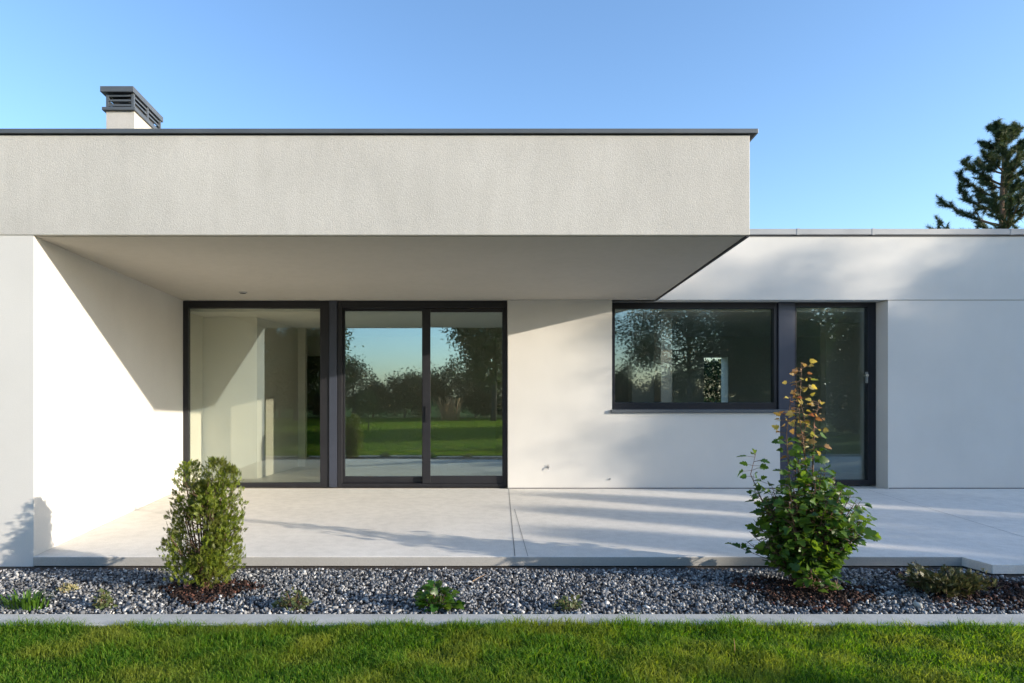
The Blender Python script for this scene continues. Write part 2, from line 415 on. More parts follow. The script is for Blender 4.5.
# chimney
cy0, cy1 = 9.0, 9.95
ch = HB().box(X(105.5, cy0), X(133.5, cy0), cy0 + .02, cy1 - .02, 3.35, Z(110.5, cy0)).build('chimney', M['render'])
cz = Z(110.5, cy0); cxa, cxb = X(103.5, cy0), X(134.5, cy0)
tray = HB().box(cxa - .015, cxb + .015, cy0 - .02, cy1 + .02, cz + .001, cz + .045).build('chimney_tray', M['cap'], ch, bevel=.004)
top = Z(93, cy0)
for x in (cxa + .03, cxb - .05):
    for y in (cy0 + .01, (cy0 + cy1) / 2 - .02, cy1 - .05):
        HB().box(x, x + .035, y, y + .04, cz + .046, top).build('vent_post', M['cap'], ch)
sl = HB(); hgt = top - cz - .046
for i in range(3):
    z = cz + .06 + i * hgt / 3
    for (xa, xb, ya, yb) in ((cxa + .066, cxb - .051, cy0 + .014, cy0 + .034), (cxa + .066, cxb - .051, cy1 - .034, cy1 - .014)):
        sl.box(xa, xb, ya, yb, z + .01, z + .035)
    for xa in (cxa + .034, cxb - .046):
        for ya, yb in ((cy0 + .051, (cy0 + cy1) / 2 - .021), ((cy0 + cy1) / 2 + .021, cy1 - .051)):
            sl.box(xa, xa + .022, ya, yb, z + .01, z + .035)
sl.build('louvre', M['cap'], ch)
HB().box(cxa - .03, cxb + .0, cy0 - .04, cy1 + .04, top + .001, Z(87.3, cy0)).build('chimney_cap', M['cap'], ch, bevel=.004)
HB().box(cxa + .09, cxb - .09, cy0 + .1, cy1 - .1, cz + .046, top - .02).build('flue', M['black'], ch)

# small round light in the soffit
dl = HB()
lx, ly = X(243, 8.1), 8.1
for k in range(1):
    dl.tube([(lx, ly, SZ - .002), (lx, ly, SZ - .018)], [.055, .05], 20)
d = dl.build('ceiling_light', M['greyplastic'])
HB().tube([(lx, ly, SZ - .019), (lx, ly, SZ - .022)], [.036, .036], 16).build('lens', M['black'], d)

# garden tap on the pier
tx, tz = X(548, B), Z(467, B)
tap = empty('garden_tap', (tx, B, tz), 'small grey garden tap fixed low on the wall beside the sliding door', 'tap')
tap.scale = (.6, .36, .6)
MB().tube([(0, -.001, 0), (0, -.012, 0)], [.034, .034], 16).build('wall_plate', M['greyplastic'], tap)
MB().tube([(0, -.012, 0), (0, -.07, 0), (.004, -.09, -.012), (.004, -.094, -.05)], [.014, .014, .013, .012], 10).build('spout', M['chrome'], tap)
hd = MB().tube([(0, -.05, .014), (0, -.05, .045)], .006, 8); hd.box(-.03, .03, -.056, -.044, .045, .053)
hd.build('handle', M['greyplastic'], tap)
MB().tube([(X(610, B), B - .001, Z(479, B)), (X(610, B), B - .02, Z(479, B))], [.014, .010], 12).build('wall_stud', M['greyplastic']); 
tag(bpy.data.objects['wall_stud'], 'tiny grey round stud low on the pale wall under the window corner', 'fitting')

# ------------------------------------------------------------------ foliage tools
def rand_rot(n, up_bias=0.):
    """n random orthonormal frames (a, b, c), c = leaf normal"""
    c = RNG.normal(size=(n, 3)); c[:, 2] += up_bias * np.sign(RNG.random(n) - .15)
    c /= np.linalg.norm(c, axis=1)[:, None]
    a = np.cross(c, RNG.normal(size=(n, 3))); a /= np.linalg.norm(a, axis=1)[:, None]
    return a, np.cross(c, a), c

def leaves(P, size, aspect=.5, up=.6):
    """folded diamond leaves at P"""
    n = len(P); a, b, c = rand_rot(n, up)
    s = (size * RNG.uniform(.6, 1.3, n))[:, None]
    V = np.empty((n, 4, 3))
    V[:, 0] = P; V[:, 1] = P + a * s * .5 + b * s * aspect * .5 + c * s * .12
    V[:, 2] = P + a * s; V[:, 3] = P + a * s * .5 - b * s * aspect * .5 + c * s * .12
    i = np.arange(n)[:, None] * 4
    return V.reshape(-1, 3), np.concatenate([i + [0, 1, 2], i + [0, 2, 3]]), 4

def merge(parts):
    Vs, Fs, o = [], [], 0
    for V, Fc in parts:
        Vs.append(V); Fs.append(Fc + o); o += len(V)
    return np.concatenate(Vs), np.concatenate(Fs)

def clump_points(cents, n, spread):
    k = RNG.integers(0, len(cents), n)
    d = RNG.normal(size=(n, 3)) * spread
    return np.asarray(cents)[k] + d

def tree(name, label, x, y, h, crown, n, leaf=.09, clumps=60, spread=.28, mat='tree_leaf', group=None, trunk_r=.12, cat='tree', gap=0):
    """crown = (cx, cy, cz, rx, ry, rz) relative to the base"""
    reseed(x, y, h)
    t = empty(name, (x, y, 0), label, cat, group)
    cx, cy, cz, rx, ry, rz = crown
    u = RNG.normal(size=(clumps, 3)); u /= np.linalg.norm(u, axis=1)[:, None]
    r = RNG.uniform(.25, 1.0, clumps) ** .6
    cents = np.array([cx, cy, cz]) + u * r[:, None] * np.array([rx, ry, rz]) * RNG.uniform(.85, 1.12, (clumps, 1))
    cents = cents[cents[:, 2] > .25]
    mb = MB()
    topz = cz + rz * .5
    tr = [(0, 0, 0), (.05, .03, h * .15), (cx * .3 + .04, cy * .3, h * .4), (cx * .8, cy * .8, topz)]
    mb.tube(tr, [trunk_r * 1.2, trunk_r, trunk_r * .7, trunk_r * .2], 9)
    for c in cents[::2]:
        f = RNG.uniform(.25, .75)
        base = np.array(tr[1]) * (1 - f) + np.array(tr[3]) * f
        base[2] = min(base[2], c[2])
        mid = (base + c) / 2 + RNG.normal(size=3) * .1 + np.array([0, 0, .05])
        mb.tube([base, mid, c], [trunk_r * .3, trunk_r * .18, .008], 5)
    mb.build('trunk', M['bark'], t, smooth=True)
    P = clump_points(cents, n, spread)
    P = P[P[:, 2] > .05]
    V, Fc, _ = leaves(P, leaf)
    build_np('crown', V, Fc, M[mat], t)
    return t

def hedge_bush(name, label, x, y, h, rx, ry, n, leaf=.09, mat='conifer', group=None, cat='shrub'):
    """dense evergreen down to the ground with a ragged top"""
    reseed(x, y, h)
    t = empty(name, (x, y, 0), label, cat, group)
    mb = MB(); mb.tube([(0, 0, 0), (.02, .02, h * .45), (0, 0, h * .93)], [.09, .06, .01], 7)
    core = []
    for k in range(26):
        a = RNG.uniform(0, 2 * math.pi); z = RNG.uniform(.15, .9) * h
        w = 1 - (z / h) ** 3 * .6
        e = (math.cos(a) * rx * .8 * w, math.sin(a) * ry * .8 * w, z + .1)
        mb.tube([(0, 0, z * .8), e], [.02, .005], 4)
    mb.build('trunk', M['bark'], t)
    zz = RNG.random(n) ** .85 * h
    a = RNG.uniform(0, 2 * math.pi, n)
    lob = 1 + .16 * np.sin(3 * a + zz * 1.7 + x) + .12 * np.sin(5 * a - zz * 3.1 + y)
    rad = np.sqrt(RNG.uniform(.12, 1.0, n)) * lob * (1 - np.clip((zz / h - .55) / .45, 0, 1) ** 2 * .75)
    P = np.stack([np.cos(a) * rad * rx, np.sin(a) * rad * ry, zz + RNG.normal(size=n) * .05], 1)
    P = P[P[:, 2] > .03]
    V, Fc, _ = leaves(P, leaf, .45, .3)
    build_np('foliage', V, Fc, M[mat], t)
    return t

# ------------------------------------------------------------------ trees that shade the right of the house (out of frame, to the right)
def uv_to_xy(u, s): return (.9153 * s + .4027 * u, -.4027 * s + .9153 * u)
gA = 'evergreens along the right garden boundary'
for u, s, h, rx, ry, n in [(6.1, 19.5, 4.80, .85, .8, 11000), (7.2, 20.2, 5.05, .85, .8, 11000), (8.25, 19.8, 5.0, .75, .75, 11000),
                           (9.65, 24.5, 7.1, .62, .7, 16000), (10.5, 25.3, 7.6, .62, .8, 16000), (11.35, 25.0, 7.6, .85, .9, 19000), (12.7, 24.6, 7.6, .9, .9, 19000), (14.2, 25.0, 7.4, .9, .9, 17000),
                           (1.9, 15.2, 3.2, .55, .6, 3200), (2.75, 14.6, 3.5, .6, .6, 6500), (3.5, 14.9, 3.35, .5, .5, 4500), (4.35, 14.4, 2.75, .45, .5, 3500)]:
    x, y = uv_to_xy(u, s)
    hedge_bush('evergreen_shrub', 'dark evergreen of the row on the right garden boundary', x, y, h, rx, ry, n, leaf=.11, group=gA)
gB = 'broadleaf trees along the right garden boundary'
for u, s, h, cz, rr, rz, n, cl in [(9.72, 26.5, 10.0, 6.9, .60, 2.7, 9000, 60), (11.6, 27.0, 10.2, 7.1, .95, 2.7, 15000, 85), (13.5, 26.8, 10.0, 7.0, 1.0, 2.6, 15000, 80)]:
    x, y = uv_to_xy(u, s)
    tree('garden_tree', 'broadleaf tree of the row on the right garden boundary', x, y, h, (0, 0, cz, rr, rr, rz), n, leaf=.12, clumps=cl, spread=.2, group=gB)

# ------------------------------------------------------------------ the garden behind the camera, seen mirrored in the panes
gC = 'dark evergreens across the back of the lawn'
reseed(21)
spots = []
xx = -18.
while xx < 28:
    spots.append((xx, -17.6 + RNG.uniform(-.9, .9), RNG.uniform(1.9, 3.3), RNG.uniform(.9, 1.7))); xx += RNG.uniform(.9, 1.9)
for x, y, h, rr in spots:
    tree('hedge_tree', 'dark evergreen of the row across the far end of the lawn', float(x), float(y), float(h), (0, 0, h * .5, rr, .9, h * .5), 6500, leaf=.13, clumps=46, spread=.2, mat='conifer', group=gC, trunk_r=.06)
tree('lawn_tree', 'tall dark tree mirrored in the right leaf of the sliding door', 3.3, -13.2, 9, (0, 0, 5.2, 2.6, 2.4, 3.2), 26000, leaf=.17, clumps=110, spread=.36)
tree('lawn_tree', 'broad tree with sky gaps mirrored in the wide window', 11.0, -8.6, 6.5, (0, 0, 3.9, 3.6, 2.2, 1.75), 30000, leaf=.11, clumps=62, spread=.34)
tree('lawn_tree', 'leafy tree mirrored at the dark right end of the wide window', 14.8, -9.5, 6.8, (0, 0, 3.6, 2.4, 2.2, 2.4), 20000, leaf=.15, clumps=90, spread=.32)
tree('lawn_tree', 'tall dense tree at the end of the lawn left of the sliding door reflection', -6.3, -13.5, 8.5, (0, 0, 4.4, 2.3, 1.8, 3.6), 26000, leaf=.17, clumps=110, spread=.36)
tree('lawn_tree', 'tree mirrored in the glazed door nearest the window', 17.2, -12.0, 7, (0, 0, 3.8, 2.0, 1.8, 2.8), 18000, leaf=.15, clumps=90, spread=.32)
tree('lawn_tree', 'tree mirrored in the glazed door beside its handle', 20.6, -12.6, 7, (0, 0, 3.8, 2.0, 1.8, 2.8), 18000, leaf=.15, clumps=90, spread=.32)
tree('young_tree', 'thin young tree on the lawn mirrored in the left leaf of the sliding door', -2.1, -5.5, 1.7, (0, 0, .95, .5, .5, .5), 900, leaf=.09, clumps=16, spread=.12, trunk_r=.02)
# dry grass clump
ds = empty('dry_grass_clump', (1.2, -13.6, 0), 'tall straw coloured grass clump mirrored in the sliding door', 'plant')
n = 150
a = RNG.uniform(0, 6.283, n); r = RNG.uniform(.05, .5, n); hh_ = RNG.uniform(.35, 1.2, n)
bx = np.stack([np.cos(a) * r * 1.3, np.sin(a) * r * .6, np.zeros(n)], 1)
tipp = bx + np.stack([RNG.normal(size=n) * .22, RNG.normal(size=n) * .2, hh_], 1)
side = np.stack([-np.sin(a), np.cos(a), np.zeros(n)], 1) * .03
V = np.stack([bx - side * .4, bx + side * .4, tipp + side, tipp - side], 1).reshape(-1, 3)
build_np('blades', V, np.arange(n * 4).reshape(-1, 4), M['straw'], ds)

# ------------------------------------------------------------------ pine beyond the roof, upper right
def pine(x, y, h):
    reseed(5)
    t = empty('pine_tree', (x, y, 0), 'dark pine tree rising behind the flat roof of the right wing', 'tree')
    mb = MB(); mb.tube([(0, 0, 0), (.05, 0, h * .4), (0, .05, h * .75), (.05, 0, h * .99)], [.2, .14, .07, .015], 10)
    tips = []
    def branch(p0, d, L, r):
        pts = [np.array(p0)]; d = np.array(d, float); k = 6
        for i in range(k):
            d = d + np.array([0, 0, .10]) + RNG.normal(size=3) * .10; d /= np.linalg.norm(d)
            pts.append(pts[-1] + d * L / k)
            if i >= 1:
                for q in range(3):
                    sd = d + RNG.normal(size=3) * .75 + np.array([0, 0, .15]); sd /= np.linalg.norm(sd)
                    l2 = L * RNG.uniform(.10, .26) * (1.2 - i / k * .5)
                    e = pts[-1] + sd * l2
                    mb.tube([pts[-1], e], [r * .3, .006], 4, False)
                    for f in (.45, .75, 1.): tips.append((pts[-1] + sd * l2 * f, sd))
            if i >= 2: tips.append((pts[-1], d))
        mb.tube(pts, [r * (1 - i / (k + .5)) + .006 for i in range(k + 1)], 5, False)
    z = h * .42; ang = 0
    while z < h * .985:
        f = (h - z) / (h * .58)
        nb = 4 if f > .3 else 3
        for q in range(nb):
            ang += 6.283 / nb + RNG.uniform(-.5, .5)
            L = (.42 + 2.35 * f ** .85) * RNG.uniform(.65, 1.15)
            branch((0, 0, z + RNG.uniform(-.12, .12)), (math.cos(ang), math.sin(ang), .12 + .5 * (1 - f)), L, .015 + .05 * f)
        z += .38 + .16 * f
    mb.build('trunk', M['pinebark'], t)
    tips.append((np.array([.05, 0, h]), np.array([0, 0, 1.])))
    PT = np.array([p for p, _ in tips]); DT = np.array([d for _, d in tips])
    per = 62; n = len(PT) * per
    P = np.repeat(PT, per, 0); D = np.repeat(DT, per, 0)
    P = P - D * RNG.uniform(0, .22, (n, 1))
    nd = D * RNG.uniform(.3, 1.0, (n, 1)) + RNG.normal(size=(n, 3)) * .62 + [0, 0, .15]; nd /= np.linalg.norm(nd, axis=1)[:, None]
    L = RNG.uniform(.10, .19, (n, 1))
    sd = np.cross(nd, RNG.normal(size=(n, 3))); sd /= np.linalg.norm(sd, axis=1)[:, None]
    V = np.stack([P - sd * .0065, P + sd * .0065, P + nd * L], 1).reshape(-1, 3)
    build_np('crown', V, np.arange(n * 3).reshape(-1, 3), M['pine'], t)
py_ = 21.
pine(X(1003, py_), py_, Z(127, py_))
# low crowns whose tips clear the roof line
x_, y_ = X(925, 26.), 26.
tree('distant_tree', 'tree whose tips just clear the roof line left of the pine', x_, y_, Z(228, 26.), (0, 0, Z(228, 26.) - 1.9, 1.5, 1.5, 1.8), 9000, leaf=.10, clumps=70, spread=.13)
hedge_bush('evergreen_shrub', 'dark shrub standing behind the house opposite the rear window', X(716, 19.) , 19., 2.3, 1.3, .9, 7000, leaf=.12)

# ------------------------------------------------------------------ the thuja
def fan_sprays(P, Dr, size, fingers=7, width=.16):
    """flat scale-leaf sprays: each a fan of narrow fingers lying in one plane"""
    n = len(P)
    d = Dr / np.linalg.norm(Dr, axis=1)[:, None]
    sd = np.cross(d, RNG.normal(size=(n, 3))); sd /= np.linalg.norm(sd, axis=1)[:, None]
    s = (size * RNG.uniform(.6, 1.3, n))[:, None]
    Vs = []
    for k in range(fingers):
        t = (k - (fingers - 1) / 2) / ((fingers - 1) / 2)
        base = P + d * s * (.35 * (1 - abs(t)) * .8)
        fd = d * math.cos(t * .95) + sd * math.sin(t * .95)
        fs = np.cross(np.cross(d, sd), fd)
        L = s * (1 - .35 * abs(t)) * .62 * RNG.uniform(.75, 1.15, (n, 1))
        Vs.append(np.stack([base, base + fd * L * .55 + fs * s * width * .5, base + fd * L, base + fd * L * .55 - fs * s * width * .5], 1))
    V = np.stack(Vs, 1).reshape(-1, 3)
    i = np.arange(n * fingers)[:, None] * 4
    return V, np.concatenate([i + [0, 1, 2], i + [0, 2, 3]])

def thuja():
    reseed(6)
    x, y = X(206, 4.56), 4.56
    t = empty('thuja_shrub', (x, y, 0), 'upright green thuja with a split top growing from bark mulch in the gravel', 'shrub')
    mb = MB()
    lobes = [(-.14, .02, .93, .125), (.085, -.02, .955, .14), (.17, .02, .90, .12), (-.04, .03, .78, .11), (-.18, 0, .66, .12), (-.01, .06, .78, .13), (.05, -.10, .70, .15), (.17, -.06, .55, .14), (-.15, -.08, .45, .16), (.02, -.13, .40, .15)]
    P, Dr = [], []
    for lx, ly, lh, lr in lobes:
        for j in range(3):
            ex, ey = lx + RNG.normal() * .04, ly + RNG.normal() * .04
            mb.tube([(RNG.normal() * .012, RNG.normal() * .012, 0), (ex * .45, ey * .45, lh * .35), (ex, ey, lh * RNG.uniform(.8, .97))], [.011, .008, .003], 5)
        n = int(1150 * lh * lr / .15)
        z = .06 + RNG.random(n) ** .8 * (lh - .06)
        a = RNG.uniform(0, 6.283, n)
        rr = lr * .9 * np.sqrt(RNG.uniform(.15, 1, n)) * (1 + RNG.normal(size=n) * .12) * (1 - np.clip((z / lh - .80) / .20, 0, 1) ** 2 * .62)
        f = np.clip(z / (lh * .35), .45, 1)
        p = np.stack([lx * f + np.cos(a) * rr, ly * f + np.sin(a) * rr, z], 1)
        P.append(p); Dr.append(np.stack([np.cos(a) * .55, np.sin(a) * .55, np.full(n, .95)], 1) + RNG.normal(size=(n, 3)) * .42)
    P = np.concatenate(P); Dr = np.concatenate(Dr)
    # an open, twiggy hollow on the left of the middle
    hole = (((P[:, 0] + .06) / .10) ** 2 + ((P[:, 2] - .40) / .13) ** 2 < 1) & (RNG.random(len(P)) < .93)
    hole2 = (((P[:, 0] + .02) / .13) ** 2 + ((P[:, 2] - .10) / .09) ** 2 < 1) & (RNG.random(len(P)) < .6)
    keep = ~(hole | hole2)
    P, Dr = P[keep], Dr[keep]
    for k in range(110):
        a = RNG.uniform(0, 6.283); z = RNG.uniform(.10, .66)
        p0 = np.array([math.cos(a) * .03, math.sin(a) * .03, z]); e = p0 + np.array([math.cos(a) * .14, math.sin(a) * .14, RNG.uniform(.03, .14)])
        mb.tube([p0, (p0 + e) / 2 + RNG.normal(size=3) * .015, e], [.004, .003, .0015], 4)
    mb.build('stem', M['twig'], t)
    V, Fc = fan_sprays(P, Dr, .046, 7, .12)
    build_np('foliage', V, Fc, M['thuja'], t)
    t.scale = (.93, .93, .975)
thuja()

# ------------------------------------------------------------------ the currant bush
LOBE = [(0, 0), (.05, .30), (.22, .52), (.30, .36), (.52, .50), (.60, .26), (.80, .24), (1.0, 0)]
def lobed_leaves(P, A, Nn, size):
    """palmate lobed leaves: base P, midrib A, normal Nn"""
    n = len(P)
    a = A / np.linalg.norm(A, axis=1)[:, None]
    b = np.cross(Nn, a); b /= np.linalg.norm(b, axis=1)[:, None]; c = np.cross(a, b)
    s = (size * RNG.uniform(.55, 1.25, n))[:, None]
    out = [(u, w) for u, w in LOBE] + [(u, -w) for u, w in LOBE[1:-1][::-1]]
    k = len(out); V = np.empty((n, k + 1, 3))
    fold = RNG.uniform(.05, .45, (n, 1)); droop = RNG.uniform(.0, .35, (n, 1))
    for i, (u, w) in enumerate(out):
        V[:, i] = P + a * s * u + b * s * w * .9 + c * s * (abs(w) * fold - u * u * droop)
    V[:, k] = P + a * s * .42 - c * s * .1 * droop
    base = np.arange(n)[:, None] * (k + 1)
    Fc = np.concatenate([base + [k, i, (i + 1) % k] for i in range(k)])
    return V.reshape(-1, 3), Fc

def currant():
    reseed(7)
    x, y = X(806, 4.62), 4.62
    t = empty('currant_bush', (x, y, 0), 'leafy green bush with tall shoots of yellowing leaves at the terrace edge', 'bush')
    mb = MB(); P, A, Nn = [], [], []; PY, AY, NY = [], [], []
    def stem(pts, r0, step, ln, yellow_from=9., leaf_from=.12):
        pts = [np.array(p, float) for p in pts]
        mb.tube(pts, [r0 * (1 - .8 * i / (len(pts) - 1)) for i in range(len(pts))], 6)
        for i in range(len(pts) - 1):
            L = np.linalg.norm(pts[i + 1] - pts[i]); m = max(1, int(L / step))
            for q in range(m):
                p = pts[i] + (pts[i + 1] - pts[i]) * (q + RNG.random()) / m
                if p[2] < leaf_from: continue
                for w in range(ln):
                    an = RNG.uniform(0, 6.283)
                    o = np.array([math.cos(an), math.sin(an), RNG.uniform(-.1, .5)])
                    pet = RNG.uniform(.02, .075)
                    q0 = p + o * pet
                    mb.tube([p, q0], [.0018, .0012], 3, False)
                    up = np.array([.25, -.15, .45]) + o * .85 + RNG.normal(size=3) * .5
                    tgt = (PY, AY, NY) if (p[2] > yellow_from + RNG.normal() * .06) else (P, A, Nn)
                    tgt[0].append(q0); tgt[1].append(o + np.array([0, 0, -.25]) + RNG.normal(size=3) * .2); tgt[2].append(up)
    # arching shoots of the body
    for k in range(84):
        an = RNG.uniform(0, 6.283); R = RNG.uniform(.10, .40); h = RNG.uniform(.35, .98) * (1.06 - R * .75)
        e = np.array([math.cos(an) * R, math.sin(an) * R * .85, h])
        b0 = np.array([math.cos(an) * .05, math.sin(an) * .05, 0])
        m1 = b0 * .6 + e * .4; m1[2] = h * .55
        stem([b0, m1, e * np.array([.9, .9, .9]), e], .006, .026, 2)
    # outlying twigs on the left edge and at the front
    stem([(0, -.05, .05), (-.30, -.05, .22), (-.50, -.03, .30)], .005, .05, 1)
    stem([(0, -.05, .1), (-.28, 0, .55), (-.40, 0, .82), (-.36, .0, .98)], .006, .03, 2)
    stem([(0, -.05, .1), (.30, 0, .40), (.48, 0, .52)], .006, .03, 2)
    stem([(0, -.1, .0), (.02, -.30, .14), (.0, -.36, .10)], .006, .03, 2, leaf_from=.03)
    stem([(0, -.1, .0), (-.15, -.30, .22), (-.12, -.38, .15)], .006, .03, 2, leaf_from=.03)
    # tall yellowing shoots
    stem([(-.02, 0, .1), (.0, .0, .9), (-.05, .0, 1.25), (-.03, .0, 1.63)], .008, .022, 2, 1.02, .5)
    stem([(.03, 0, .1), (.05, .0, .9), (.06, .0, 1.2), (.10, .0, 1.36)], .007, .030, 2, 1.05, .5)
    stem([(-.05, 0, .1), (-.12, .0, .8), (-.13, .02, 1.1), (-.11, .0, 1.38)], .007, .034, 2, 1.1, .5)
    stem([(-.03, .02, .1), (-.04, .03, .9), (.01, .02, 1.18), (-.06, .03, 1.5)], .006, .035, 2, 1.0, .6)
    mb.build('stem', M['twig'], t)
    V, Fc = lobed_leaves(np.array(P), np.array(A), np.array(Nn), .061)
    build_np('foliage', V, Fc, M['currant'], t)
    V, Fc = lobed_leaves(np.array(PY), np.array(AY), np.array(NY), .045)
    build_np('young_foliage', V, Fc, M['yellowleaf'], t)
currant()

# ------------------------------------------------------------------ small plants in the gravel
def blades_plant(name, label, px, py, n, h, spread, mat, w=.006, cat='plant', lean=.8):
    y = FPX * (CAMZ - .02) / (py - CY); x = X(px, y)
    t = empty(name, (x, y, 0), label, cat)
    a = RNG.uniform(0, 6.283, n); r = np.sqrt(RNG.random(n)) * spread; L = h * RNG.uniform(.6, 1.2, n)
    b0 = np.stack([np.cos(a) * r, np.sin(a) * r * .6, np.full(n, .01)], 1)
    o = np.stack([np.cos(a), np.sin(a), np.zeros(n)], 1) * (L * lean * RNG.uniform(.3, 1, n))[:, None]
    m = b0 + o * .4 + np.stack([0 * L, 0 * L, L * .7], 1); e = b0 + o + np.stack([0 * L, 0 * L, L * .85], 1)
    sd = np.stack([-np.sin(a), np.cos(a), 0 * a], 1) * w
    V = np.stack([b0 - sd, b0 + sd, m + sd * .8, m - sd * .8, e], 1).reshape(-1, 3)
    i = np.arange(n)[:, None] * 5
    build_np('blades', V, [i + [0, 1, 2, 3], i + [3, 2, 4]], M[mat], t)
    return t
def leaf_plant(name, label, px, py, n, h, rad, size, mat, lobed=False, cat='plant'):
    y = FPX * (CAMZ - .02) / (py - CY); x = X(px, y)
    t = empty(name, (x, y, 0), label, cat)
    a = RNG.uniform(0, 6.283, n); r = np.sqrt(RNG.random(n)) * rad
    z = .02 + RNG.random(n) * h * (1.05 - (r / rad) ** 2 * .7)
    P = np.stack([np.cos(a) * r, np.sin(a) * r * .7, z], 1)
    A = np.stack([np.cos(a), np.sin(a), np.full(n, .25)], 1) + RNG.normal(size=(n, 3)) * .3
    U = np.array([0, -.15, 1.]) + RNG.normal(size=(n, 3)) * .4
    if lobed: V, Fc = lobed_leaves(P, A, U, size)
    else: V, Fc, _ = leaves(P, size, .55, .4)
    mb = MB()
    for k in range(0, n, 4): mb.tube([(P[k][0] * .2, P[k][1] * .2, 0), P[k]], [.003, .0015], 4, False)
    mb.build('stem', M['twig'], t)
    build_np('leaves', V, Fc, M[mat], t)
    return t
blades_plant('grass_tuft', 'bright green grass tuft in the gravel at the far left', 27, 606, 130, .10, .15, 'tuft')
leaf_plant('stonecrop', 'small cream flowered stonecrop in the gravel near the house corner', 68, 590, 140, .05, .075, .022, 'palefleshy')
leaf_plant('young_plant', 'small sage green seedling in the gravel left of the thuja', 104, 607, 110, .11, .06, .04, 'sage')
leaf_plant('low_plant', 'low dark green creeping plant in the gravel right of the thuja', 293, 607, 150, .11, .12, .038, 'sage')
leaf_plant('leafy_plant', 'round bright green leafy plant on the gravel against the kerb', 437, 607, 120, .15, .13, .058, 'broad', True)
leaf_plant('dry_plant', 'small half dried grey plant in the gravel by the kerb', 567, 608, 110, .08, .09, .035, 'sage')
# spreading juniper
def juniper():
    reseed(8)
    y = 4.42; x = X(948, y)
    t = empty('juniper', (x, y, 0), 'low spreading olive brown juniper in the mulch below the paving', 'shrub')
    mb = MB(); P, Dr = [], []
    for k in range(56):
        a = RNG.uniform(0, 6.283); R = RNG.uniform(.08, .27); h = RNG.uniform(.05, .13)
        e = np.array([math.cos(a) * R, math.sin(a) * R * .75, h])
        mb.tube([(0, 0, .01), e * .5 + [0, 0, .05], e], [.006, .004, .002], 4)
        for q in range(40):
            f = RNG.uniform(.3, 1.05)
            P.append(e * f + RNG.normal(size=3) * .018 + [0, 0, .035]); Dr.append(np.array([math.cos(a), math.sin(a), .9]) + RNG.normal(size=3) * .5)
    mb.build('stem', M['twig'], t)
    V, Fc = fan_sprays(np.array(P), np.array(Dr), .045, 6, .16)
    build_np('foliage', V, Fc, M['juniper'], t)
juniper()

# ------------------------------------------------------------------ gravel, mulch
MULCH = [(X(207, 4.5), 4.5, .30, .24), (X(803, 4.5), 4.46, .46, .34), (X(990, 4.5), 4.5, .62, .42)]
def in_mulch(x, y, grow=1.):
    r = np.full(len(x), 9.)
    for cx, cy, rx, ry in MULCH: r = np.minimum(r, ((x - cx) / (rx * grow)) ** 2 + ((y - cy) / (ry * grow)) ** 2)
    return r
reseed(9)
# one convex many-faceted stone shape, then 24000 distorted copies in one mesh
t_ = (1 + 5 ** .5) / 2
ICO = np.array([(-1, t_, 0), (1, t_, 0), (-1, -t_, 0), (1, -t_, 0), (0, -1, t_), (0, 1, t_), (0, -1, -t_), (0, 1, -t_), (t_, 0, -1), (t_, 0, 1), (-t_, 0, -1), (-t_, 0, 1)]) / math.sqrt(1 + t_ * t_)
ICF = np.array([(0, 11, 5), (0, 5, 1), (0, 1, 7), (0, 7, 10), (0, 10, 11), (1, 5, 9), (5, 11, 4), (11, 10, 2), (10, 7, 6), (7, 1, 8), (3, 9, 4), (3, 4, 2), (3, 2, 6), (3, 6, 8), (3, 8, 9), (4, 9, 5), (2, 4, 11), (6, 2, 10), (8, 6, 7), (9, 8, 1)])
def stones(P, R, flat=.7):
    n = len(P); a, b, c = rand_rot(n)
    sc = R[:, None] * np.stack([RNG.uniform(.8, 1.35, n), RNG.uniform(.6, 1.0, n), RNG.uniform(.45, .9, n)], 1)
    loc = ICO[None] * RNG.uniform(.72, 1.22, (n, 12, 1)) * sc[:, None, :]
    V = P[:, None] + loc[..., :1] * a[:, None] + loc[..., 1:2] * b[:, None] + loc[..., 2:] * c[:, None] * flat
    return V.reshape(-1, 3), (np.arange(n)[:, None, None] * 12 + ICF[None]).reshape(-1, 3)
n = 42000
x = RNG.uniform(-4.6, 7.2, n); y = RNG.uniform(4.03, 5.12, n)
x = np.where(RNG.random(n) < .12, RNG.uniform(-9, 9, n), x)
m_ = in_mulch(x, y)
keep = (m_ > .6 + RNG.normal(size=n) * .45) & ~((x > X(955, F)) & (y > 4.85 - (x - X(955, F)) * .1))
x, y = x[keep], y[keep]; n = len(x)
R = RNG.uniform(.0075, .016, n) * np.where(RNG.random(n) < .06, 1.5, 1)
big = y < 4.25
R = R * np.where(big, 1.1, 1)
V, Fc = stones(np.stack([x, y, RNG.uniform(.004, .022, n) - .02 * np.clip((y - 4.95) / .17, 0, 1)], 1), R)
o = build_np('gravel', V, Fc, M['stone']); tag(o, 'grey crushed stone gravel filling the bed between terrace and kerb', 'gravel', kind='stuff')
# bark chips
n = 7000
k = RNG.integers(0, 3, n); mm = np.array(MULCH)[k]
a = RNG.uniform(0, 6.283, n); r = np.sqrt(RNG.random(n)) * (1.0 + .25 * np.sin(a * 3 + k) + .12 * np.sin(a * 7))
x = mm[:, 0] + np.cos(a) * r * mm[:, 2]; y = np.clip(mm[:, 1] + np.sin(a) * r * mm[:, 3], 4.035, 5.14)
keep = ~((x > X(955, F)) & (y > 4.9)); x, y = x[keep], y[keep]; n = len(x)
V, Fc = stones(np.stack([x, y, RNG.uniform(.006, .028, n)], 1), RNG.uniform(.006, .019, n), .35)
o = build_np('bark_mulch', V, Fc, M['chip']); tag(o, 'reddish brown bark mulch around the shrubs in the gravel bed', 'mulch', kind='stuff')
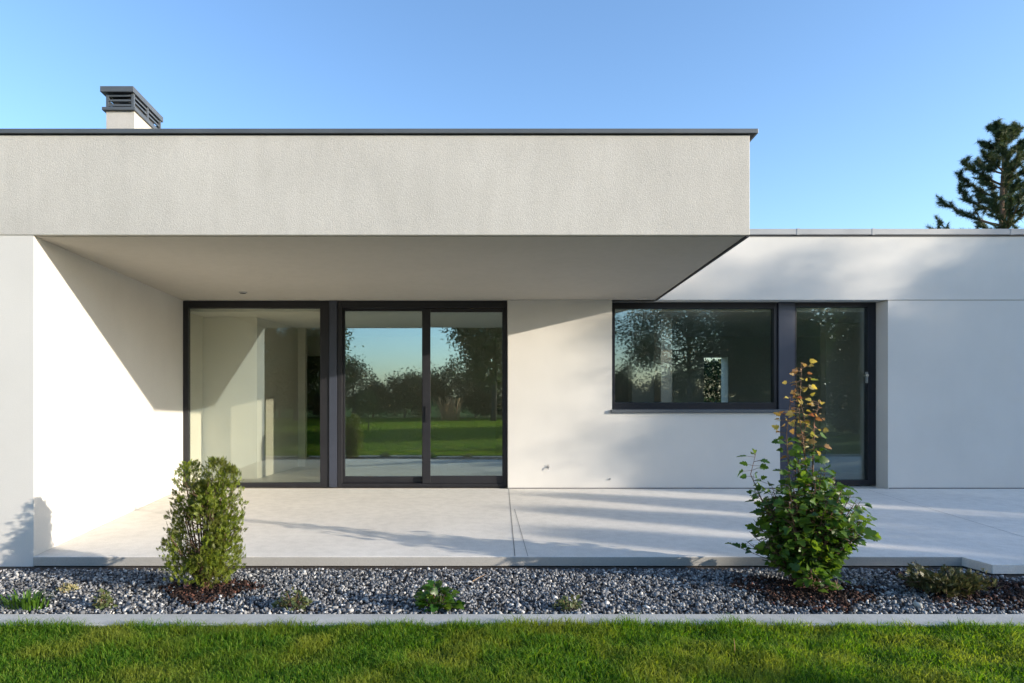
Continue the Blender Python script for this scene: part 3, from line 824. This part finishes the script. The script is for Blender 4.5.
# a few pieces one can pick out
def rock(name, label, px, py, r, mat, cat):
    y = FPX * (CAMZ - .02) / (py - CY); x = X(px, y)
    V, Fc = stones(np.array([[0, 0, 0.]]), np.array([r]))
    o = build_np(name, V, Fc, mat); o.location = (x, y, .028); tag(o, label, cat)
rock('pale_stone', 'pale oblong stone lying in the mulch beside the juniper', 918, 607, .045, M['kerb'], 'stone')
rock('terracotta_shard', 'reddish shard lying in the mulch under the thuja', 187, 587, .035, plain('shard_clay', (.32, .13, .10), rough=.9), 'shard')
rock('dark_ball', 'small dark red clod on the front edge of the paving', 995, 572, .028, plain('clod', (.06, .02, .022), rough=.9), 'clod')

# ------------------------------------------------------------------ grass
reseed(10)
def grass(n, x0, x1, y0_, y1_, h, w):
    x = RNG.uniform(x0, x1, n); y = RNG.uniform(y0_, y1_, n)
    cl = .78 + .30 * np.sin(x * 5.1 + np.sin(y * 4.3) * 2) * np.sin(y * 6.7 + np.sin(x * 3.7) * 2) + .22 * np.sin(x * 13.7 + y * 3.1) * np.sin(y * 17.3 - x * 5.3)
    L = h * RNG.uniform(.55, 1.25, n) * np.clip(cl, .35, 1.25)
    a = RNG.uniform(0, 6.283, n); ln = L * RNG.uniform(.15, 1.0, n) * np.where(RNG.random(n) < .22, 1.9, 1.)
    b0 = np.stack([x, y, np.zeros(n)], 1)
    o = np.stack([np.cos(a) * ln, np.sin(a) * ln, 0 * a], 1); zc = np.stack([0 * L, 0 * L, L], 1)
    m = b0 + o * .3 + zc * .6; e = b0 + o + zc * (RNG.uniform(.75, 1., n) * np.where(ln > L * 1.05, .55, 1.))[:, None]
    f = a + math.pi / 2 + RNG.normal(size=n) * .5
    sd = np.stack([np.cos(f), np.sin(f), 0 * f], 1) * (w * RNG.uniform(.6, 1.2, n))[:, None]
    return np.stack([b0 - sd, b0 + sd, m + sd * .8, m - sd * .8, e], 1).reshape(-1, 3)
V = np.concatenate([grass(150000, -4.6, 7.0, 2.7, 3.835, .056, .0027),
                    grass(13000, -4.6, 7.0, 3.74, 3.85, .075, .0022),
                    grass(60000, -8, 9, -1.5, 3.83, .055, .0035),
                    grass(110000, -10, 13, -16.5, -1.5, .075, .008)])
n = len(V) // 5; i = np.arange(n)[:, None] * 5
o = build_np('grass', V, [i + [0, 1, 2, 3], i + [3, 2, 4]], M['grass']); tag(o, 'short green lawn grass in front of the kerb', 'grass', kind='stuff')
ty = FPX * (CAMZ - .03) / (580 - CY)
MB().tube([(X(472, ty), ty - .05, .035), (X(478, ty), ty, .045), (X(486, ty), ty + .07, .05)], [.0028, .0025, .0015], 5).build('dry_twig', M['straw'])
tag(bpy.data.objects['dry_twig'], 'pale dry twig lying slantwise on the grey gravel', 'twig')
# a pale dry stalk standing in the lawn
sy = 3.42
MB().tube([(X(735, sy), sy, 0), (X(735, sy) - .002, sy, .06), (X(734, sy), sy, .10)], [.0025, .0022, .001], 5).build('dry_stalk', M['straw'])
tag(bpy.data.objects['dry_stalk'], 'single pale dry stalk standing up in the lawn', 'stalk')

# ------------------------------------------------------------------ light
SUN = np.array([1., -.44, .25]); SUN /= np.linalg.norm(SUN)
el = math.asin(SUN[2])
w = bpy.data.worlds.new('World'); scene.world = w; w.use_nodes = True
nt = w.node_tree; nt.nodes.clear()
sky = nt.nodes.new('ShaderNodeTexSky'); sky.sky_type = 'NISHITA'; sky.sun_disc = False
sky.sun_elevation = el; sky.sun_rotation = math.atan2(SUN[0], SUN[1])
sky.altitude = 100; sky.air_density = .97; sky.dust_density = 1.0; sky.ozone_density = 3.3
bg = nt.nodes.new('ShaderNodeBackground'); bg.inputs[1].default_value = .15
wo = nt.nodes.new('ShaderNodeOutputWorld')
nt.links.new(sky.outputs[0], bg.inputs[0]); nt.links.new(bg.outputs[0], wo.inputs[0])
ld = bpy.data.lights.new('sun', 'SUN'); ld.energy = 2.8; ld.angle = math.radians(.5); ld.color = (1, .885, .73)
lo = bpy.data.objects.new('sun', ld); link(lo)
from mathutils import Vector
lo.rotation_euler = Vector(tuple(SUN)).to_track_quat('Z', 'Y').to_euler()
lo.location = (10, -4, 12)

# ------------------------------------------------------------------ camera
cd = bpy.data.cameras.new('camera'); cd.sensor_width = 36; cd.lens = FPX / 1024 * 36
cd.shift_x = (512 - CX) / 1024; cd.shift_y = (CY - 341.5) / 1024
cd.clip_start = .05; cd.clip_end = 600
co = bpy.data.objects.new('camera', cd); link(co)
co.location = (0, 0, CAMZ); co.rotation_euler = (math.radians(90), 0, 0)
scene.camera = co

scene.render.engine = 'CYCLES'
scene.cycles.use_denoising = True
scene.cycles.max_bounces = 10; scene.cycles.transparent_max_bounces = 12
scene.view_settings.view_transform = 'Standard'; scene.view_settings.look = 'None'
scene.view_settings.exposure = 1.38; scene.view_settings.gamma = 1
